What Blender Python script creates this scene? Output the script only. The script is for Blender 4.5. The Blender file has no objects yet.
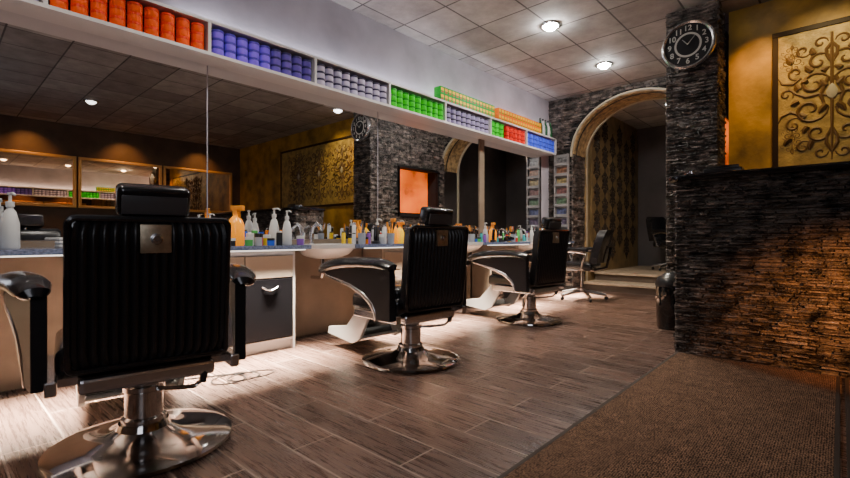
import bpy, bmesh, math, random
from mathutils import Vector, Matrix
R = random.Random(7)
C = bpy.context.scene.collection
CEIL = 3.4

# ---------------------------------------------------------------- materials
MATS = {}
def mat(name, col, rough=0.5, metal=0.0, var=0.0, vscale=6, bump=0.0, bscale=40, emit=0, ecol=None, coat=0.0, trans=0.0, island=0.0, tint=None, spec=None, evar=False):
    if name in MATS: return MATS[name]
    m = bpy.data.materials.new(name); m.use_nodes = True
    nt = m.node_tree; n = nt.nodes; l = nt.links; b = n['Principled BSDF']
    c4 = (*col, 1)
    b.inputs['Base Color'].default_value = c4
    b.inputs['Roughness'].default_value = rough
    b.inputs['Metallic'].default_value = metal
    b.inputs['Coat Weight'].default_value = coat
    b.inputs['Transmission Weight'].default_value = trans
    if spec is not None: b.inputs['Specular IOR Level'].default_value = spec
    tc = n.new('ShaderNodeTexCoord')
    if var > 0:
        nz = n.new('ShaderNodeTexNoise'); nz.inputs['Scale'].default_value = vscale; nz.inputs['Detail'].default_value = 6
        l.new(tc.outputs['Object'], nz.inputs['Vector'])
        cr = n.new('ShaderNodeValToRGB')
        cr.color_ramp.elements[0].position = .32; cr.color_ramp.elements[1].position = .68
        cr.color_ramp.elements[0].color = (*[max(0, c*(1-var)) for c in col], 1)
        cr.color_ramp.elements[1].color = (*[min(1, c*(1+var)) for c in (tint or col)], 1)
        l.new(nz.outputs['Fac'], cr.inputs['Fac'])
        out = cr.outputs['Color']
        if island > 0:
            g = n.new('ShaderNodeNewGeometry'); mr = n.new('ShaderNodeMapRange')
            mr.inputs['To Min'].default_value = 1-island; mr.inputs['To Max'].default_value = 1+island
            l.new(g.outputs['Random Per Island'], mr.inputs['Value'])
            mx = n.new('ShaderNodeVectorMath'); mx.operation = 'SCALE'
            l.new(out, mx.inputs[0]); l.new(mr.outputs['Result'], mx.inputs['Scale']); out = mx.outputs['Vector']
        l.new(out, b.inputs['Base Color'])
        if evar: l.new(out, b.inputs['Emission Color'])
    if bump > 0:
        nb = n.new('ShaderNodeTexNoise'); nb.inputs['Scale'].default_value = bscale; nb.inputs['Detail'].default_value = 6
        l.new(tc.outputs['Object'], nb.inputs['Vector'])
        bp = n.new('ShaderNodeBump'); bp.inputs['Strength'].default_value = bump; bp.inputs['Distance'].default_value = .02
        l.new(nb.outputs['Fac'], bp.inputs['Height']); l.new(bp.outputs['Normal'], b.inputs['Normal'])
    if emit:
        if not evar: b.inputs['Emission Color'].default_value = (*(ecol or col), 1)
        b.inputs['Emission Strength'].default_value = emit
    MATS[name] = m
    return m

def mat_floor():
    m = bpy.data.materials.new('wood_look_tile'); m.use_nodes = True
    nt = m.node_tree; n = nt.nodes; l = nt.links; b = n['Principled BSDF']
    tc = n.new('ShaderNodeTexCoord')
    br = n.new('ShaderNodeTexBrick'); br.offset = .5
    br.inputs['Scale'].default_value = 1; br.inputs['Brick Width'].default_value = .9; br.inputs['Row Height'].default_value = .22
    br.inputs['Mortar Size'].default_value = .0042; br.inputs['Mortar Smooth'].default_value = .05
    br.inputs['Color1'].default_value = (.68, .68, .69, 1); br.inputs['Color2'].default_value = (1.26, 1.24, 1.22, 1); br.inputs['Mortar'].default_value = (1, 1, 1, 1)
    l.new(tc.outputs['Object'], br.inputs['Vector'])
    mp = n.new('ShaderNodeMapping'); mp.inputs['Scale'].default_value = (1.6, 26, 1)
    l.new(tc.outputs['Object'], mp.inputs['Vector'])
    nz = n.new('ShaderNodeTexNoise'); nz.inputs['Scale'].default_value = 2.2; nz.inputs['Detail'].default_value = 9; nz.inputs['Roughness'].default_value = .72
    l.new(mp.outputs['Vector'], nz.inputs['Vector'])
    cr = n.new('ShaderNodeValToRGB')
    cr.color_ramp.elements[0].position = .36; cr.color_ramp.elements[0].color = (.034, .018, .0145, 1)
    cr.color_ramp.elements[1].position = .68; cr.color_ramp.elements[1].color = (.160, .094, .072, 1)
    l.new(nz.outputs['Fac'], cr.inputs['Fac'])
    mx = n.new('ShaderNodeVectorMath'); mx.operation = 'MULTIPLY'
    l.new(cr.outputs['Color'], mx.inputs[0]); l.new(br.outputs['Color'], mx.inputs[1])
    mm = n.new('ShaderNodeMixRGB'); mm.inputs[2].default_value = (.27, .20, .165, 1)
    l.new(br.outputs['Fac'], mm.inputs['Fac']); l.new(mx.outputs['Vector'], mm.inputs[1])
    l.new(mm.outputs['Color'], b.inputs['Base Color'])
    rr = n.new('ShaderNodeMapRange'); rr.inputs['To Min'].default_value = .16; rr.inputs['To Max'].default_value = .40
    l.new(nz.outputs['Fac'], rr.inputs['Value']); l.new(rr.outputs['Result'], b.inputs['Roughness'])
    b.inputs['Specular IOR Level'].default_value = .5
    bp = n.new('ShaderNodeBump'); bp.inputs['Strength'].default_value = .35; bp.inputs['Distance'].default_value = .004
    l.new(nz.outputs['Fac'], bp.inputs['Height']); l.new(bp.outputs['Normal'], b.inputs['Normal'])
    return m

def mat_ceiling():
    m = bpy.data.materials.new('ceiling_tile'); m.use_nodes = True
    nt = m.node_tree; n = nt.nodes; l = nt.links; b = n['Principled BSDF']
    tc = n.new('ShaderNodeTexCoord')
    br = n.new('ShaderNodeTexBrick'); br.offset = 0
    br.inputs['Scale'].default_value = 1; br.inputs['Brick Width'].default_value = .62; br.inputs['Row Height'].default_value = .62
    br.inputs['Mortar Size'].default_value = .011; br.inputs['Mortar Smooth'].default_value = .3
    br.inputs['Color1'].default_value = (.42, .39, .38, 1); br.inputs['Color2'].default_value = (.70, .67, .65, 1); br.inputs['Mortar'].default_value = (.16, .15, .15, 1)
    l.new(tc.outputs['Object'], br.inputs['Vector'])
    nz = n.new('ShaderNodeTexNoise'); nz.inputs['Scale'].default_value = 3.5; nz.inputs['Detail'].default_value = 8; nz.inputs['Roughness'].default_value = .7
    l.new(tc.outputs['Object'], nz.inputs['Vector'])
    mx = n.new('ShaderNodeMixRGB'); mx.blend_type = 'MULTIPLY'; mx.inputs['Fac'].default_value = .8
    l.new(br.outputs['Color'], mx.inputs[1]); l.new(nz.outputs['Fac'], mx.inputs[2])
    l.new(mx.outputs['Color'], b.inputs['Base Color'])
    b.inputs['Roughness'].default_value = .8
    bp = n.new('ShaderNodeBump'); bp.inputs['Strength'].default_value = .4; bp.inputs['Distance'].default_value = .01; bp.invert = True
    l.new(br.outputs['Fac'], bp.inputs['Height']); l.new(bp.outputs['Normal'], b.inputs['Normal'])
    return m

def mat_weave(name='coir_mat', k=1.0):
    m = bpy.data.materials.new(name); m.use_nodes = True
    nt = m.node_tree; n = nt.nodes; l = nt.links; b = n['Principled BSDF']
    tc = n.new('ShaderNodeTexCoord')
    v = n.new('ShaderNodeTexVoronoi'); v.inputs['Scale'].default_value = 110; v.inputs['Randomness'].default_value = .5
    l.new(tc.outputs['Object'], v.inputs['Vector'])
    cr = n.new('ShaderNodeValToRGB')
    cr.color_ramp.elements[0].position = .05; cr.color_ramp.elements[0].color = (.44*k, .26*k, .165*k, 1)
    cr.color_ramp.elements[1].position = .56; cr.color_ramp.elements[1].color = (.032*k, .016*k, .010*k, 1)
    l.new(v.outputs['Distance'], cr.inputs['Fac'])
    nz = n.new('ShaderNodeTexNoise'); nz.inputs['Scale'].default_value = 14; nz.inputs['Detail'].default_value = 8; nz.inputs['Roughness'].default_value = .8
    l.new(tc.outputs['Object'], nz.inputs['Vector'])
    c2 = n.new('ShaderNodeValToRGB'); c2.color_ramp.elements[0].position = .35; c2.color_ramp.elements[0].color = (.5, .5, .5, 1); c2.color_ramp.elements[1].position = .65; c2.color_ramp.elements[1].color = (1.15, 1.15, 1.15, 1)
    l.new(nz.outputs['Fac'], c2.inputs['Fac'])
    mx = n.new('ShaderNodeVectorMath'); mx.operation = 'MULTIPLY'
    l.new(cr.outputs['Color'], mx.inputs[0]); l.new(c2.outputs['Color'], mx.inputs[1])
    l.new(mx.outputs['Vector'], b.inputs['Base Color']); b.inputs['Roughness'].default_value = .95; b.inputs['Specular IOR Level'].default_value = .15
    bp = n.new('ShaderNodeBump'); bp.inputs['Strength'].default_value = .7; bp.inputs['Distance'].default_value = .006; bp.invert = True
    l.new(v.outputs['Distance'], bp.inputs['Height']); l.new(bp.outputs['Normal'], b.inputs['Normal'])
    return m

M_floor = mat_floor(); M_ceil = mat_ceiling(); M_weave = mat_weave()
chrome = mat('chrome', (.54, .53, .52), .08, 1)
silver = mat('satin_silver', (.66, .66, .68), .24, 1)
leather = mat('black_leather', (.011, .011, .013), .2, 0, bump=.05, bscale=160, coat=.4)
leather2 = mat('black_matte_vinyl', (.010, .010, .012), .32, 0, bump=.1, bscale=120, spec=.5, coat=.1)
vinyl3 = mat('black_side_vinyl', (.018, .018, .021), .45, 0, spec=.15)
blackp = mat('black_plastic', (.015, .015, .017), .3)
blackg = mat('black_gloss', (.008, .008, .010), .1, coat=.6)
stone = mat('slate_cladding', (.025, .021, .021), .45, var=.8, vscale=10, bump=1.0, bscale=46, island=.7, tint=(.098, .079, .069))
stone_b = mat('slate_backing', (.008, .007, .007), .9)
lilac = mat('lilac_grey_paint', (.46, .435, .49), .7, var=.18, vscale=2)
taupe = mat('taupe_panel', (.22, .165, .12), .45, var=.2, vscale=3, spec=.3)
white = mat('white_laminate', (.66, .64, .64), .35)
brownw = mat('brown_wall', (.09, .052, .03), .7, var=.25, vscale=3)
yellow = mat('ochre_plaster', (.36, .205, .025), .5, var=.55, vscale=3.0, bump=.3, bscale=14)
goldp = mat('gold_panel', (.36, .245, .065), .42, var=.45, vscale=9, bump=.4, bscale=50)
darkbr = mat('dark_brown_ornament', (.125, .066, .020), .5)
frameb = mat('dark_panel_frame', (.025, .012, .006), .5, spec=.2)
cream = mat('cream', (.42, .37, .27), .5)
mirrorm = mat('mirror_glass', (.88, .89, .90), .0, 1)
mirrorw = mat('amber_cast_mirror', (.98, .64, .36), .0, 1)  # amber light in the reflections is put into the glass colour
granite = mat('dark_worktop', (.13, .17, .28), .14, var=.4, vscale=60)
wframe = mat('bronze_frame', (.65, .36, .10), .35, .3)
porcel = mat('porcelain', (.58, .57, .56), .12, coat=.5)

# ---------------------------------------------------------------- mesh helper
class MB:
    def __init__(s): s.bm = bmesh.new(); s.mi = 0
    def box(s, x0, x1, y0, y1, z0, z1, bev=0, seg=2, M=None):
        t = bmesh.new(); bmesh.ops.create_cube(t, size=1)
        for v in t.verts:
            v.co = Vector(((x0+x1)/2+v.co.x*(x1-x0), (y0+y1)/2+v.co.y*(y1-y0), (z0+z1)/2+v.co.z*(z1-z0)))
        if bev: bmesh.ops.bevel(t, geom=t.edges[:], offset=bev, segments=seg, profile=.5, affect='EDGES')
        if M: bmesh.ops.transform(t, matrix=M, verts=t.verts)
        s.join(t); return s
    def join(s, t):
        mp = {}
        for v in t.verts: mp[v] = s.bm.verts.new(v.co)
        for f in t.faces:
            try: nf = s.bm.faces.new([mp[v] for v in f.verts]); nf.material_index = s.mi
            except ValueError: pass
        t.free()
    def lathe(s, prof, cx=0, cy=0, z=0, n=32, M=None, sx=1, sy=1, caps=True):
        t = bmesh.new(); rings = []
        for r, h in prof:
            if r < 1e-6: rings.append([t.verts.new((0, 0, h))])
            else: rings.append([t.verts.new((r*sx*math.cos(2*math.pi*i/n), r*sy*math.sin(2*math.pi*i/n), h)) for i in range(n)])
        for a, b in zip(rings, rings[1:]):
            for i in range(n):
                j = (i+1) % n
                if len(a) == 1 and len(b) == 1: continue
                if len(a) == 1: t.faces.new((a[0], b[j], b[i]))
                elif len(b) == 1: t.faces.new((a[i], a[j], b[0]))
                else: t.faces.new((a[i], a[j], b[j], b[i]))
        if caps:
            if len(rings[0]) > 1: t.faces.new(rings[0][::-1])
            if len(rings[-1]) > 1: t.faces.new(rings[-1])
        bmesh.ops.transform(t, matrix=(M or Matrix.Translation((cx, cy, z))), verts=t.verts)
        s.join(t); return s
    def tube(s, pts, r, n=8, closed=False, flat=None):
        pts = [Vector(p) for p in pts]; t = bmesh.new(); rings = []; N = len(pts); up = None
        for i, p in enumerate(pts):
            a = pts[(i-1) % N] if (closed or i > 0) else p
            b = pts[(i+1) % N] if (closed or i < N-1) else p
            d = (b-a).normalized()
            if up is None:
                up = Vector((0, 0, 1)) if abs(d.z) < .9 else Vector((1, 0, 0))
            u = d.cross(up)
            if u.length < 1e-4: u = d.cross(Vector((0, 1, 0)))
            u.normalize(); w = u.cross(d).normalized(); up = w
            rr = r[i] if isinstance(r, (list, tuple)) else r
            ru, rw = (rr, rr) if flat is None else (rr*flat[0], rr*flat[1])
            rings.append([t.verts.new(p+u*ru*math.cos(2*math.pi*k/n)+w*rw*math.sin(2*math.pi*k/n)) for k in range(n)])
        rng = range(N if closed else N-1)
        for i in rng:
            a, b = rings[i], rings[(i+1) % N]
            for k in range(n): t.faces.new((a[k], a[(k+1) % n], b[(k+1) % n], b[k]))
        if not closed: t.faces.new(rings[0][::-1]); t.faces.new(rings[-1])
        s.join(t); return s
    def prism(s, poly, axis, a, b, bev=0):
        t = bmesh.new()
        def P(u, v, w): return {'x': (w, u, v), 'y': (u, w, v), 'z': (u, v, w)}[axis]
        A = [t.verts.new(P(u, v, a)) for u, v in poly]; B = [t.verts.new(P(u, v, b)) for u, v in poly]
        t.faces.new(A); t.faces.new(B[::-1]); k = len(poly)
        for i in range(k): t.faces.new((A[i], B[i], B[(i+1) % k], A[(i+1) % k]))
        bmesh.ops.recalc_face_normals(t, faces=t.faces)
        if bev:
            es = [e for e in t.edges if len(e.link_faces) == 2 and e.calc_face_angle(0) > .6]
            bmesh.ops.bevel(t, geom=es, offset=bev, segments=2, profile=.5, affect='EDGES')
        s.join(t); return s
    def done(s, name, mats, parent=None, loc=(0, 0, 0), rot=(0, 0, 0), smooth=True, label=None, cat=None, kind=None, group=None):
        me = bpy.data.meshes.new(name)
        bmesh.ops.recalc_face_normals(s.bm, faces=s.bm.faces)
        s.bm.to_mesh(me); s.bm.free()
        if not isinstance(mats, (list, tuple)): mats = [mats]
        for m in mats: me.materials.append(m)
        if smooth:
            for p in me.polygons: p.use_smooth = True
            try: me.set_sharp_from_angle(angle=math.radians(38))
            except Exception: pass
        o = bpy.data.objects.new(name, me); C.objects.link(o)
        o.location = loc; o.rotation_euler = rot
        if parent: o.parent = parent
        tag(o, label, cat, kind, group)
        return o
def tag(o, label=None, cat=None, kind=None, group=None):
    if label: o['label'] = label
    if cat: o['category'] = cat
    if kind: o['kind'] = kind
    if group: o['group'] = group
def empty(name, loc=(0, 0, 0), rz=0, **k):
    e = bpy.data.objects.new(name, None); e.empty_display_size = .1; C.objects.link(e)
    e.location = loc; e.rotation_euler = (0, 0, rz); tag(e, **k); return e
def copy_thing(o, loc, rz=None, label=None):
    n = o.copy(); C.objects.link(n); n.location = loc
    if rz is not None: n.rotation_euler = (0, 0, rz)
    if label: n['label'] = label
    def rec(src, dst):
        for c in src.children:
            k = c.copy(); k.parent = dst; C.objects.link(k); rec(c, k)
    rec(o, n); return n

def S(o, label, cat=None):
    tag(o, label=label, kind='structure', cat=cat or 'room part'); return o

# ---------------------------------------------------------------- room shell
WX = -3.9; RX = 4.6; YB = -2.0; YA = 7.6; YE = 10.9
S(MB().box(WX-.1, RX+.1, YB-.1, YA+.12, -.1, 0).done('floor', M_floor, smooth=False), 'brown wood-look plank tile floor', 'floor')
S(MB().box(WX-.1, RX+.1, YB-.1, YE+.1, CEIL, CEIL+.1).done('ceiling', M_ceil, smooth=False), 'grey suspended tile ceiling with grid', 'ceiling')
S(MB().box(WX-.1, WX, YB-.1, YA, 0, CEIL).done('wall_left', lilac, smooth=False), 'lilac grey painted wall above the mirrors', 'wall')
S(MB().box(RX, RX+.1, YB-.1, 6.0, 0, CEIL).done('wall_right', brownw, smooth=False), 'dark brown wall with framed mirrors', 'wall')
S(MB().box(WX, RX, YB-.1, YB, 0, CEIL).done('wall_front', brownw, smooth=False), 'dark brown shop front wall', 'wall')
S(MB().box(-.9, RX, 5.9, 6.0, 0, CEIL).done('wall_ochre', yellow, smooth=False), 'ochre plaster wall behind the reception counter', 'wall')

# stone cladding ---------------------------------------------------
def cladding(mb, u0, u1, z0, z1, place, rh=(.007, .020), ln=(.05, .24), dp=(.002, .028), skip=None):
    z = z0
    while z < z1-.004:
        h = min(R.uniform(*rh), z1-z)
        u = u0-R.uniform(0, .15)
        while u < u1:
            L = R.uniform(*ln); a = max(u, u0); b = min(u+L, u1)
            if b-a > .012 and not (skip and skip(a, b, z, z+h)):
                d = R.uniform(*dp)
                t = bmesh.new()
                j = lambda k=.0022: R.uniform(-k, k)
                i = min(.005, (b-a)*.2)
                za, zb, zc, zd = z+j(), z+j(), z+h+j(), z+h+j()
                vs = [t.verts.new(place(uu, zz, 0)) for uu, zz in ((a, za), (b, zb), (b, zc), (a, zd))]
                m = (a+b)/2+j(.02)*min(1, (b-a)*4)
                f = [(a+i, za+.001), (m, (za+zb)/2+.001+j()), (b-i, zb+.001), (b-i, zc-.002), (m, (zc+zd)/2-.001+j()), (a+i, zd-.002)]
                vf = [t.verts.new(place(uu, zz, max(.001, d+R.uniform(-.006, .006)))) for uu, zz in f]
                t.faces.new((vf[0], vf[1], vf[4], vf[5])); t.faces.new((vf[1], vf[2], vf[3], vf[4]))
                t.faces.new((vs[0], vs[1], vf[2], vf[1], vf[0])); t.faces.new((vs[1], vs[2], vf[3], vf[2]))
                t.faces.new((vs[2], vs[3], vf[5], vf[4], vf[3])); t.faces.new((vs[3], vs[0], vf[0], vf[5]))
                mb.join(t)
            u += L
        z += h

cx0, cx1, cy0 = -1.40, -.95, 5.50
mb = MB(); mb.mi = 1; mb.box(cx0, cx1, cy0, 6.0, 0, CEIL); mb.mi = 0
cladding(mb, cx0-.02, cx1+.02, 0, CEIL, lambda u, z, d: (u, cy0-d, z))
cladding(mb, cy0, 5.9, 0, CEIL, lambda u, z, d: (cx1+d, u, z), rh=(.012, .03))
cladding(mb, cy0, 6.0, 0, CEIL, lambda u, z, d: (cx0-d, u, z), rh=(.012, .03))
S(mb.done('wall_column', [stone, stone_b], smooth=False), 'dark stacked slate clad column', 'column')
ny0, ny1, nz0, nz1 = 6.20, 7.38, 1.35, 2.34
mb = MB(); mb.mi = 1
for (a, b, c, d) in [(6.0, ny0, 0, CEIL), (ny1, YA, 0, CEIL), (ny0, ny1, 0, nz0), (ny0, ny1, nz1, CEIL)]:
    mb.box(cx0, -1.0, a, b, c, d)
mb.mi = 0
cladding(mb, 6.0, YA, 0, CEIL, lambda u, z, d: (cx0-d, u, z), rh=(.016, .035), skip=lambda a, b, c, d: b > ny0 and a < ny1 and d > nz0 and c < nz1)
S(mb.done('wall_stone', [stone, stone_b], smooth=False), 'stacked slate side wall with lit opening', 'wall')
orange_glow = mat('orange_glow_panel', (.45, .055, .003), .6, var=.6, vscale=2.0, emit=1.5, evar=True, tint=(.62, .095, .004))  # light inside the opening is put into this panel as mottled emission
w = MB(); w.box(-1.12, -1.0, ny0-.02, ny1+.02, nz0-.02, nz1+.02); S(w.done('window_1', orange_glow, smooth=False), 'orange lit opening in the slate wall', 'window')
w = MB(); fr = .025
for (a, b, c, d) in [(ny0, ny1, nz0, nz0+.08), (ny0, ny1, nz1-fr, nz1), (ny0, ny0+fr, nz0+fr, nz1-fr), (ny1-fr, ny1, nz0+fr, nz1-fr)]:
    w.box(cx0-.05, cx0+.02, a, b, c, d, .004)
S(w.done('trim_1', mat('opening_frame', (.012, .010, .010), .7, spec=.1), smooth=False), 'black frame around the lit opening', 'trim')

# arch wall -------------------------------------------------------
ac, ar, az, ah = -2.40, 1.06, 2.40, .87
TH = .50
def archpts(rx, rz, n=28):
    return [(ac-rx*math.cos(math.pi*i/n), az+rz*math.sin(math.pi*i/n)) for i in range(n+1)]
mb = MB(); mb.mi = 1
xl, xr = WX, -1.4
ap = archpts(ar, ah)
mb.prism([(xl, 0), (xl, az), (ac-ar, az), (ac-ar, 0)], 'y', YA, YA+TH)
for i in range(28):
    (x1, z1), (x2, z2) = ap[i], ap[i+1]
    mb.prism([(x1, z1), (x1, CEIL), (x2, CEIL), (x2, z2)], 'y', YA, YA+TH)
mb.prism([(xl, az), (xl, CEIL), (ac-ar, CEIL), (ac-ar, az)], 'y', YA, YA+TH)
mb.mi = 0
def inarch(a, b, c, d):
    mn = min(abs(a-ac), abs(b-ac))
    if (a-ac)*(b-ac) < 0: mn = 0
    q = 1.03
    if c < az: return mn < ar-.03
    if mn >= ar*q: return False
    return (mn/(ar*q))**2+((c-az)/(ah*q))**2 < 1
cladding(mb, xl, xr, 0, CEIL, lambda u, z, d: (u, YA-d, z), skip=inarch, rh=(.014, .030), ln=(.06, .2))
cladding(mb, YA-.02, YA+TH, 0, az, lambda u, z, d: (ac-ar+d, u, z), rh=(.014, .030), ln=(.06, .2))
S(mb.done('wall_arch', [stone, stone_b], smooth=False), 'slate clad wall with a tall arched opening', 'wall')
goldband = mat('gold_arch_band', (.34, .235, .11), .55, var=.6, vscale=14)
mb = MB(); t = bmesh.new()
pp = archpts(ar-.004, ah-.004); pi = archpts(ar-.024, ah-.024)
A = [t.verts.new((x, YA-.01, z)) for x, z in pp]; B = [t.verts.new((x, YA+TH+.01, z)) for x, z in pp]
A2 = [t.verts.new((x, YA-.01, z)) for x, z in pi]; B2 = [t.verts.new((x, YA+TH+.01, z)) for x, z in pi]
for i in range(len(pp)-1):
    t.faces.new((A2[i], A2[i+1], B2[i+1], B2[i])); t.faces.new((A[i], A[i+1], A2[i+1], A2[i])); t.faces.new((B[i], B[i+1], B2[i+1], B2[i])); t.faces.new((A[i], A[i+1], B[i+1], B[i]))
mb.join(t); S(mb.done('trim_2', goldband), 'gold patterned lining inside the arch', 'trim')
def archtrim(name, y, q, w, lo, m=cream, th=.05):
    mb = MB(); o = [(ac-ar*q-w, lo)]+archpts(ar*q+w, ah*q+w)+[(ac+ar*q+w, lo)]; i_ = [(ac-ar*q, lo)]+archpts(ar*q, ah*q)+[(ac+ar*q, lo)]
    t = bmesh.new(); k = len(o)
    L = [[t.verts.new((p[0], yy, p[1])) for p in arr] for arr in (o, i_) for yy in (y, y-th)]
    for a in range(k-1):
        for (m1, m2) in ((0, 1), (1, 3), (3, 2), (2, 0)): t.faces.new((L[m1][a], L[m1][a+1], L[m2][a+1], L[m2][a]))
    mb.join(t); return S(mb.done(name, m), 'moulding around the arch edge', 'trim')
archtrim('trim_3', YA-.0, .985, .028, az-.05)
archtrim('trim_4', YA+TH+.06, .955, .03, .0)
archtrim('trim_7', YA+.12, .962, .012, az-.05, mat('dark_arch_line', (.02, .015, .012), .5), .02)

corr = mat('backroom_dark_wall', (.075, .066, .066), .6, var=.3, vscale=1.5)
passgold = mat('dull_gold_wallpaper', (.22, .15, .062), .5, var=.35, vscale=5)
passdark = mat('damask_dark_brown', (.028, .017, .008), .6)
S(MB().box(-3.52, -3.42, YA+TH, YE, 0, CEIL).done('wall_passage_left', passgold, smooth=False), 'dull gold wallpapered passage wall', 'wall')
S(MB().box(-.9, -.8, YA, YE, 0, CEIL).done('wall_passage_right', corr, smooth=False), 'dark passage wall', 'wall')
S(MB().box(-3.5, -.8, YE, YE+.1, 0, CEIL).done('wall_back', corr, smooth=False), 'dark grey wall at the end of the passage', 'wall')
stepm = mat('stone_step', (.46, .35, .24), .35, var=.25, vscale=8); stepd = mat('step_riser', (.13, .095, .07), .5)
mb = MB(); mb.mi = 1; mb.box(-3.4, -.9, 7.98, YE, 0, .11).box(-3.4, -.9, 8.46, YE, .15, .26); mb.mi = 0
mb.box(-3.4, -.9, 7.93, YE, .11, .15, .005).box(-3.4, -.9, 8.42, YE, .26, .30, .005)
S(mb.done('floor_raised', [stepm, stepd], smooth=False), 'beige stone steps up to the raised passage floor', 'steps')
S(MB().box(-3.4, -.9, YA+.1, 8.1, -.1, 0).done('floor_passage', M_floor, smooth=False), 'brown tile floor under the arch', 'floor')

# ---------------------------------------------------------------- ornaments (scrolls)
def spiral(cx, cz, r0, r1, a0, a1, n=18):
    return [(cx+(r0+(r1-r0)*i/n)*math.cos(a0+(a1-a0)*i/n), cz+(r0+(r1-r0)*i/n)*math.sin(a0+(a1-a0)*i/n)) for i in range(n+1)]
def motif(mb, cx, cz, s, place, W=1.0, rich=True):
    def rib(pts, w):
        n = len(pts); mb.tube([place(cx+x*s, cz+z*s) for x, z in pts], [max(.0015, w*W*s*(.35+.65*math.sin(math.pi*min(1, (i+1)/n)))) for i in range(n)], 6)
    for sg in (-1, 1):
        def f(pts): return [(sg*x, z) for x, z in pts]
        rib(f(spiral(.16, .16, .15, .02, math.pi, -math.pi*1.6)), .020)
        rib(f(spiral(.20, -.14, .17, .02, math.pi, math.pi*3.5)), .020)
        rib(f(spiral(.12, .42, .12, .015, math.pi*1.1, -math.pi*1.4)), .017)
        rib(f(spiral(.13, -.42, .12, .015, math.pi*.9, math.pi*3.4)), .017)
        rib(f(spiral(.33, .33, .09, .012, -math.pi*.7, math.pi*1.6)), .014)
        rib(f(spiral(.35, -.30, .09, .012, math.pi*.7, -math.pi*1.6)), .014)
        rib(f([(.0, .62), (.05, .55), (.045, .47), (.0, .36)]), .018)
        rib(f([(.0, -.66), (.05, -.56), (.045, -.47), (.0, -.36)]), .018)
        rib(f([(.02, .0), (.12, .03), (.24, .02), (.34, .08), (.40, .16)]), .018)
        rib(f([(.03, .22), (.10, .02), (.04, -.2)]), .022)
        if rich:
            rib(f(spiral(.42, .08, .075, .01, math.pi*1.2, -math.pi*1.2, 14)), .014)
            rib(f(spiral(.26, .58, .08, .01, -math.pi*.8, math.pi*1.5, 14)), .014)
            rib(f(spiral(.26, -.58, .08, .01, math.pi*.8, -math.pi*1.5, 14)), .014)
            rib(f(spiral(.10, .64, .07, .01, math.pi, -math.pi*1.2, 14)), .013)
            rib(f(spiral(.10, -.66, .07, .01, math.pi, math.pi*3.2, 14)), .013)
            rib(f([(.28, .26), (.36, .20), (.46, .22), (.5, .3)]), .016)
            rib(f([(.28, -.2), (.38, -.14), (.47, -.18), (.5, -.26)]), .016)
            for (a, b, c, d) in ((.18, .32, .24, .40), (.22, -.34, .26, -.42), (.30, .12, .33, .2), (.3, -.02, .38, -.06), (.08, .30, .02, .34), (.36, .46, .42, .54), (.38, -.46, .44, -.54), (.16, .52, .18, .60), (.18, -.52, .2, -.62), (.05, .12, .10, .20), (.05, -.1, .12, -.2), (.22, .22, .28, .18), (.24, -.22, .30, -.16)):
                rib(f([(a, b), ((a+c)/2+.01, (b+d)/2), (c, d)]), .030)
    rib([(0, .74), (0, .5), (0, .2), (0, -.2), (0, -.5), (0, -.76)], .018)
def drop(mb, cx, cz, s, place):
    t = bmesh.new(); out = []
    for i in range(20):
        a = 2*math.pi*i/20; rr = .045*(1-.55*max(0, math.sin(a)))
        out.append((rr*math.cos(a), .075*math.sin(a)))
    vs = [t.verts.new(Vector(place(cx+x*s, cz+z*s))) for x, z in out]
    c = Vector(place(cx, cz)); c.y -= .02; cv = t.verts.new(c)
    for i in range(20): t.faces.new((vs[i], vs[(i+1) % 20], cv))
    mb.join(t)

px0, px1, pz0, pz1 = -.47, 2.35, 1.66, 2.99; py = 5.9
root = empty('ornamental_wall_panel', (0, py, 0), label='gold wall panel with brown scroll ornaments in a dark frame', cat='wall panel')
MB().box(px0, px1, -.02, 0, pz0, pz1).done('panel_board', goldp, root, smooth=False)
mb = MB(); fr = .05
for (a, b, c, d) in [(px0-fr, px1+fr, pz1, pz1+fr), (px0-fr, px1+fr, pz0-fr, pz0), (px0-fr, px0, pz0, pz1), (px1, px1+fr, pz0, pz1)]:
    mb.box(a, b, -.030, 0, c, d, .004)
mb.done('frame', frameb, root, smooth=False)
for cx in (-.06, .76, 1.58):
    mb = MB(); motif(mb, cx, 2.32, .82, lambda x, z: (x, -.018, z), 1.2); mb.done('scroll_ornament', darkbr, root)
    mo = MB(); drop(mo, cx, 2.36, .95, lambda x, z: (x, -.034, z)); mo.done('teardrop_ornament', cream, root)
for cx in (-.36, .35, 1.17, 1.99):
    for zz in (1.93, 2.74):
        mb = MB(); motif(mb, cx, zz, .22, lambda x, z: (x, -.018, z), 1.3, False); mb.done('scroll_ornament', darkbr, root)

root = empty('wallpaper_panel', (-3.40, 0, 0), label='dull gold wallpaper panel with dark damask scrolls', cat='wall panel')
MB().box(0, .012, YA+TH+.15, YE-.05, .305, 3.05).done('panel_board', passgold, root, smooth=False)
for i, yy in enumerate((8.5, 8.9, 9.3, 9.7, 10.1, 10.5)):
    for k in range(5):
        mb = MB(); motif(mb, yy, .75+.5*k+(.25 if i % 2 else 0), .36, lambda x, z: (.016, x, z), 1.7, False); mb.done('scroll_ornament', passdark, root)

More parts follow.
